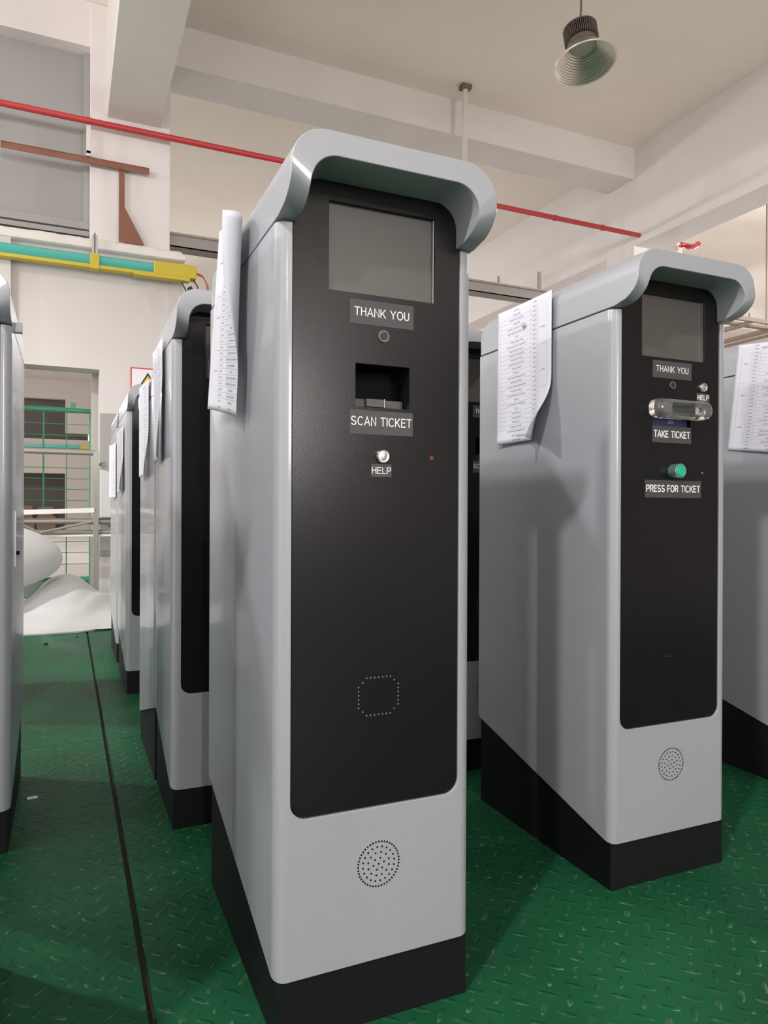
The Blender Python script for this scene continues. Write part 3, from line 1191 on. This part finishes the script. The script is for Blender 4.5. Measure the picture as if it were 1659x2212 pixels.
# ------------------------------------------------------------------ services on the back wall
t = tag(obj('fire_pipe', tube(NB(), [(-6, 6.2, 4.525), (6.97, 6.2, 4.525)], 0.030, 14), RED), 'long red pipe running across under the ceiling beams', 'pipe')
for x in (-0.13, 5.25, 6.0):
    tb = NB()
    tube(tb, [(x - 0.02, 6.2, 4.525), (x + 0.02, 6.2, 4.525)], 0.036, 14)
    obj('pipe_joint', tb, RED, t)
obj('pipe_bracket', box(box(NB(), -0.145, -0.105, 6.20, 6.22, 4.20, 4.50), -0.145, -0.105, 6.20, 6.30, 4.22, 4.25), PIPEW, t, 0.003)
tb = NB()
tube(tb, [(6.97, 6.2, 4.515), (7.35, 6.2, 4.515)], 0.012, 8)
obj('thin_pipe', tb, PIPEW, t)
tb = NB()
tube(tb, [(7.35, 6.2, 4.515), (7.45, 6.2, 4.515), (7.49, 6.16, 4.49), (7.45, 6.05, 4.46), (7.38, 5.93, 4.44)], 0.035, 10)
obj('pipe_elbow', tb, RED, t)

t = thing('steel_bracket', 'brown T-shaped steel bracket standing on the white ledge', 'bracket', (0.17, 6.26, 3.45))
obj('cross_bar', box(box(NB(), -1.03, 0.255, -0.035, 0.035, 0.745, 0.752), -1.03, 0.255, -0.030, -0.022, 0.69, 0.752), RUST, t, 0.002)
bm = NB()
v = [(-0.022, 0.70), (-0.022, 0.0), (0.215, 0.0), (0.03, 0.34), (0.03, 0.70)]
plate(bm, v, [], -0.014, 0.0)
obj('gusset_post', bm, RUST, t, 0.002)

# busbar trunking
t = thing('busbar', 'teal and yellow busbar trunking fixed below the white ledge', 'busbar', (0, 6.17, 3.19))


def bus_bm(x0, x1):
    bm = NB()
    prof = [(0.045, 0.062), (-0.030, 0.062), (-0.040, 0.052), (-0.036, 0.012), (-0.018, -0.030), (0.045, -0.030)]
    a = [bm.verts.new((x0, y, z)) for y, z in prof]
    b = [bm.verts.new((x1, y, z)) for y, z in prof]
    for k in range(6):
        bm.faces.new((a[k], a[(k + 1) % 6], b[(k + 1) % 6], b[k]))
    bm.faces.new(a)
    bm.faces.new(b)
    return bm


obj('housing', bus_bm(-6, 0.47), TEAL, t, 0.001, 20)
o = obj('under_rail', box(box(NB(), -6, 0.47, -0.045, 0.045, -0.062, -0.030), 0.28, 0.8, -0.052, 0.045, -0.075, -0.040), YELL, t, 0.003)
o['label'] = 'yellow lower rail'
o = obj('end_box', box(NB(), 0.46, 0.865, -0.055, 0.075, -0.045, 0.085), YELL, t, 0.008)
o['label'] = 'yellow end box'
h = obj('hanger', box(box(NB(), -0.105, -0.035, -0.05, 0.06, 0.06, 0.075), -0.095, -0.045, -0.045, -0.035, 0.075, 0.245), STEEL, t, 0.002)
h2 = obj('hanger_clip', box(NB(), -0.11, -0.03, -0.052, 0.05, -0.070, 0.070), YELL, t, 0.003)
obj('bolt', box(NB(), -0.075, -0.065, -0.055, -0.025, 0.075, 0.26), DKGREY, h)
for (m, pts) in ((WIRE, [(0.865, 0, 0.03), (0.93, 0, 0.01), (0.97, 0, -0.06), (0.985, 0, -0.16), (0.98, 0, -0.35)]),
                 (WIREY, [(0.865, 0.01, 0.02), (0.94, 0.01, 0.0), (0.985, 0.01, -0.08), (1.0, 0.01, -0.17), (0.995, 0.01, -0.35)]),
                 (WIREB, [(0.84, 0, -0.04), (0.88, 0, -0.10), (0.90, 0, -0.17), (0.90, 0, -0.35)]),
                 (WIREB, [(0.72, 0, -0.06), (0.76, 0, -0.14), (0.80, 0, -0.22), (0.84, 0, -0.35)])):
    obj('cable', tube(NB(), pts, 0.007, 8), m, t)
obj('cable_gland', tube(NB(), [(0.80, 0.0, -0.12), (0.83, 0.0, -0.17), (0.87, 0, -0.25)], [0.026, 0.024, 0.016], 10), WIREB, t)

t = thing('warning_sign', 'white sign with red border and yellow warning triangle beside the doorway', 'sign', (0.27, 6.296, 2.25))
obj('sign_board', box(NB(), 0, 0.40, -0.004, 0.004, -0.42, 0), BOARD2, t)
bm = NB()
plate(bm, [(-0.008, -0.428), (0.408, -0.428), (0.408, 0.008), (-0.008, 0.008)], [[(0.004, -0.416), (0.396, -0.416), (0.396, -0.004), (0.004, -0.004)]], -0.006, 0.003)
obj('red_border', bm, RED, t)
tr = lambda s: [(0.155 - 0.112 * s, -0.16 - 0.065 * s), (0.155 + 0.112 * s, -0.16 - 0.065 * s), (0.155, -0.16 + 0.125 * s)]
bm = NB()
plate(bm, tr(1.0), [], -0.006, -0.003)
o = obj('triangle_border', bm, BLACK, t)
bm = NB()
plate(bm, tr(0.78), [], -0.0075, -0.005)
tri = obj('triangle', bm, YELL, t)
bm = NB()
plate(bm, [(0.150, -0.205), (0.158, -0.168), (0.128, -0.172), (0.165, -0.098), (0.158, -0.142), (0.188, -0.136)], [], -0.009, -0.0065)
obj('hazard_symbol', bm, BLACK, tri)
bm = NB()
box(bm, 0.03, 0.30, -0.0065, -0.004, -0.30, -0.27)
obj('caption_bar', bm, BLACK, t)

o = tag(obj('grey_patch', box(NB(), -0.012, 0.62, 6.275, 6.298, 0.42, 1.79), PATCH, None, 0.002), 'plain grey patch on the wall right of the doorway', 'board')  # flat grey sheet laid over part of the wall

# cable trays
t = thing('cable_tray', 'grey cable tray hanging level across the opening behind the kiosks', 'cable tray', (0.63, 6.45, 3.52))
obj('tray_channel', box(box(box(NB(), 0, 5.3, -0.09, 0.09, 0.0, 0.012), 0, 5.3, -0.09, -0.082, 0.0, 0.13), 0, 5.3, 0.082, 0.09, 0.0, 0.13), TRAY, t)
obj('tray_lip', box(NB(), 0, 5.3, -0.11, -0.09, 0.118, 0.14), TRAY, t)
for x, h, r in ((3.96, 0.26, 0.010), (4.57, 0.40, 0.022)):
    obj('hanger_rod', box(NB(), x - r, x + r, -0.012, 0.012, 0.0, h), TRAY, t)
t = tag(obj('conduit', tube(NB(), [(3.84, 6.0, ZC), (3.84, 6.0, 3.3)], 0.030, 12), PIPEW), 'white vertical conduit dropping from the ceiling above the nearest kiosk', 'conduit')
obj('conduit_box', box(NB(), 3.78, 3.90, 5.95, 6.05, ZC - 0.05, ZC), SINK, t, 0.004)

t = thing('cable_tray', 'brown cable tray network in the side bay at right, running sideways', 'cable tray', (8.5, 6.03, 3.56))
for (x0, x1, y0, y1) in ((-0.5, 4.0, 0, 0.05), (-0.5, 4.0, 0.24, 0.29)):
    obj('tray_channel', box(NB(), x0, x1, y0, y1, 0, 0.055), TRAYB, t)
for (x0, x1, y1) in ((0.02, 0.10, 2.4), (0.62, 0.72, 3.2), (0.95, 1.03, 3.2)):
    obj('tray_branch', box(NB(), x0, x1, 0.05, y1, -0.03, 0.02), TRAYB, t)
for (x, y, h) in ((0.0, 0.02, 0.12), (-0.25, 0.26, 0.14), (0.7, 0.3, 2.1), (0.45, 2.2, 0.95), (1.2, 2.2, 0.8)):
    obj('hanger_rod', box(NB(), x - 0.008, x + 0.008, y - 0.008, y + 0.008, 0.0, h), TRAYB, t)

# ------------------------------------------------------------------ doorway: gate, tube rack, foam
t = thing('mesh_gate', 'green steel gate with wire mesh standing in the doorway', 'gate', (-0.42, 6.95, 0))
obj('post', box(NB(), 0.33, 0.375, -0.02, 0.02, 0, 1.90), GATE, t, 0.003)
obj('post', box(NB(), -0.72, -0.675, -0.02, 0.02, 0, 1.90), GATE, t, 0.003)
obj('top_rail', tube(NB(), [(-0.70, 0, 1.885), (0.355, 0, 1.885)], 0.026, 12), GATE, t)
obj('bottom_rail', box(NB(), -0.69, 0.35, -0.018, 0.018, 0.13, 0.17), GATE, t, 0.003)
obj('top_stub', box(NB(), 0.15, 0.20, -0.015, 0.015, 1.90, 1.965), GATE, t)
for x in (-0.315, -0.10, 0.115):
    obj('mesh_wire', tube(NB(), [(x, 0, 0.15), (x, 0, 1.88)], 0.008 if x < 0 else 0.005, 8), GATE, t)
for z in (1.74, 1.625, 1.29, 1.18, 1.07, 0.955, 0.53, 0.42, 0.30):
    obj('mesh_wire', tube(NB(), [(-0.69, 0, z), (0.35, 0, z)], 0.004, 6), GATE, t)

t = thing('tube_rack', 'grey tube rack in front of the doorway, holding the foam', 'rack', (-0.37, 6.0, 0))
obj('post', box(NB(), 0.29, 0.338, -0.024, 0.024, 0, 1.40), TUBE, t, 0.004)
obj('post', box(NB(), -0.36, -0.318, -0.024, 0.024, 0, 1.40), TUBE, t, 0.004)
obj('rail', tube(NB(), [(-0.34, 0, 1.385), (0.325, 0, 1.385)], 0.025, 12), TUBE, t)
obj('rail', tube(NB(), [(-0.34, 0.03, 0.755), (1.0, 0.03, 0.755)], 0.028, 12), TUBE, t)
obj('rail', tube(NB(), [(-0.34, 0.03, 0.655), (1.0, 0.03, 0.655)], 0.022, 12), TUBE, t)
o = obj('rail', box(NB(), -0.34, 1.0, 0.0, 0.05, 0.615, 0.634), WHITEBAR, t, 0.003)
bm = NB()
box(bm, -0.33, 0.30, -0.034, -0.022, 0.825, 0.868)
bmesh.ops.rotate(bm, cent=(0, 0, 0.845), matrix=Matrix.Rotation(math.radians(-2.0), 3, 'Y'), verts=bm.verts[:])
o = obj('flat_bar', bm, WHITEBAR, t, 0.002)
o['label'] = 'white flat bar'
obj('brace', tube(NB(), [(-0.32, -0.03, 0.74), (-0.15, -0.03, 0.655), (0.27, -0.03, 0.75)], 0.012, 8), TUBE, t)
bm = NB()
random.seed(3)
for k in range(9):
    a = random.uniform(-0.9, 0.9)
    tube(bm, [(0.335, 0, 1.28), (0.36 + 0.02 * math.cos(a), 0, 1.28 + 0.03 * math.sin(a)), (0.36 + 0.05 * math.cos(a), random.uniform(-.02, .02), 1.275 + 0.05 * math.sin(a))], 0.004, 5)
obj('wire_ends', bm, TUBE, t)


def foam_block():
    bm = NB()
    prof = [(0.0, 0.80), (0.0, 1.245), (0.06, 1.235), (0.20, 1.155), (0.34, 1.11), (0.34, 0.80)]
    plate(bm, prof, [], -0.12, 0.12)
    return bm


o = obj('foam_block', foam_block(), FOAM, None, 0.012)
o.location = (-0.025, 6.09, -0.012)
tag(o, 'white foam block with sloping top resting on the grey tube rack', 'foam')


def roll_bm():
    bm = NB()
    n = 44
    rings = []
    for i in range(26):
        s = 1 - (1 - i / 25) ** 2
        x = -1.45 + 1.12 * s
        e = max(0.0, (s - 0.35) / 0.65)
        r = 0.298 * math.sqrt(max(0.0, 1 - e ** 2.2)) * (1 - 0.1 * s) + 0.004
        cz = 0.450 + 0.06 * math.sin(s * 2) - 0.02
        ring = []
        for k in range(n):
            a = k * 2 * PI / n
            rr = r * (1 + 0.03 * math.sin(3 * a + 4 * s))
            ring.append(bm.verts.new((x, 4.98 + rr * 0.9 * math.cos(a), cz + rr * math.sin(a))))
        rings.append(ring)
    for a, b in zip(rings, rings[1:]):
        for k in range(n):
            bm.faces.new((a[k], a[(k + 1) % n], b[(k + 1) % n], b[k]))
    bm.faces.new(rings[0])
    bm.faces.new(rings[-1])
    return bm


tag(obj('foam_roll', roll_bm(), FOAM, None, 0, 60), 'fat rounded white foam roll lying on the foam sheets', 'foam roll')


def pile_bm():
    bm = NB()
    nx, ny = 90, 80
    x0, x1, y0, y1 = -1.35, 0.62, 4.36, 5.72
    top = []
    for j in range(ny + 1):
        r = []
        for i in range(nx + 1):
            x = x0 + (x1 - x0) * i / nx
            y = y0 + (y1 - y0) * j / ny
            if j == 0:
                y += 0.03 * math.sin(x * 5) + 0.10 * sm(-0.25, 0.05, x)
            h = 0.012
            h += 0.048 * sm(4.50, 4.72, y)
            h += 0.275 * math.exp(-abs((x + 0.31) / (0.23 if x > -0.31 else 0.24)) ** (2.3 if x > -0.31 else 3.0)) * sm(4.66, 5.12, y) * sm(5.72, 5.3, y)
            h += 0.055 * math.exp(-((x - 0.02) / 0.16) ** 2) * sm(4.72, 5.1, y) * sm(5.72, 5.35, y)
            h += 0.075 * sm(-0.5, -0.75, x) * sm(4.7, 5.1, y)
            h += 0.035 * math.exp(-((x + 0.16 - 0.6 * (y - 4.8)) / 0.06) ** 2) * sm(4.66, 4.9, y)
            h += 0.012 * noise.noise(Vector((x * 6, y * 6, 0))) * sm(4.5, 4.8, y)
            h += 0.0025 * math.sin(y * 150) * (1 - sm(4.65, 4.85, y)) * sm(4.4, 4.5, y)
            r.append(bm.verts.new((x, y, max(h, 0.008))))
        top.append(r)
    bot = [[bm.verts.new((v.co.x, v.co.y, 0.001)) for v in r] for r in (top[0], top[-1])]
    for a, b in zip(top, top[1:]):
        for i in range(nx):
            bm.faces.new((a[i], a[i + 1], b[i + 1], b[i]))
    for i in range(nx):
        bm.faces.new((top[0][i], top[0][i + 1], bot[0][i + 1], bot[0][i]))
        bm.faces.new((top[-1][i], top[-1][i + 1], bot[1][i + 1], bot[1][i]))
    bm.faces.new([r[0] for r in top] + [bot[1][0], bot[0][0]])
    bm.faces.new([r[-1] for r in top] + [bot[1][-1], bot[0][-1]])
    bm.faces.new(bot[0] + list(reversed(bot[1])))
    return bm


tag(obj('foam_sheets', pile_bm(), FOAM, None, 0, 60), 'crumpled heap of white foam sheeting spread on the floor at the aisle end', 'foam sheet')

# far bay details seen through the doorway
t = thing('busbar', 'distant teal busbar with yellow end seen through the gate', 'busbar', (0, YF - 0.12, 3.20))
obj('housing', box(NB(), fx(-1.9), fx(0.12), -0.04, 0.04, -0.03, 0.09), TEAL, t)
o = obj('end_box', box(NB(), fx(0.10), fx(0.36), -0.05, 0.05, -0.05, 0.11), YELL, t)
for x, z, w, h, lb in ((-0.48, 0, 0.62, 0.55, 'carton at the lower left of the stack in the far dark doorway'),
                       (0.22, 0, 0.66, 0.60, 'carton at the lower right of the stack in the far dark doorway'),
                       (-0.50, 0.551, 0.50, 0.45, 'upper left carton of the stack in the far dark doorway'),
                       (0.20, 0.601, 0.52, 0.36, 'upper right carton of the stack in the far dark doorway')):
    o = obj('carton', box(NB(), -w / 2, w / 2, -0.2, 0.2, 0, h), CARTON, None, 0.004)
    o.location = (fx(-1.1) + x, YF + 0.9, z)
    tag(o, lb, 'box', 'cartons in the far doorway')

# litter on the floor
bm = NB()
plate(bm, [(-0.014, -0.010), (0.014, -0.012), (0.016, 0.008), (-0.012, 0.011)], [[(-0.003, -0.002), (0.004, -0.003), (0.004, 0.003), (-0.003, 0.003)]], -0.0006, 0.0006)
bmesh.ops.rotate(bm, cent=(0, 0, 0), matrix=Matrix.Rotation(PI / 2, 3, 'X'), verts=bm.verts[:])
o = obj('metal_scrap', bm, STEEL)
o.location = (-0.395, 1.27, 0.0018)
tag(o, 'small shiny metal scrap lying on the floor of the left aisle', 'scrap')
for (x, y, r, lb) in ((-0.42, 3.95, 0.016, 'black lump of dirt on the floor before the foam, left one'), (-0.235, 4.15, 0.009, 'smaller black crumb of dirt near the foam edge')):
    bm = NB()
    bmesh.ops.create_icosphere(bm, subdivisions=2, radius=r)
    for v_ in bm.verts:
        v_.co *= 1 + 0.3 * noise.noise(v_.co * 90)
        v_.co.z *= 0.4
    o = obj('dirt_lump', bm, BLACK)
    o.location = (x, y, r * 0.36)
    tag(o, lb, 'dirt')
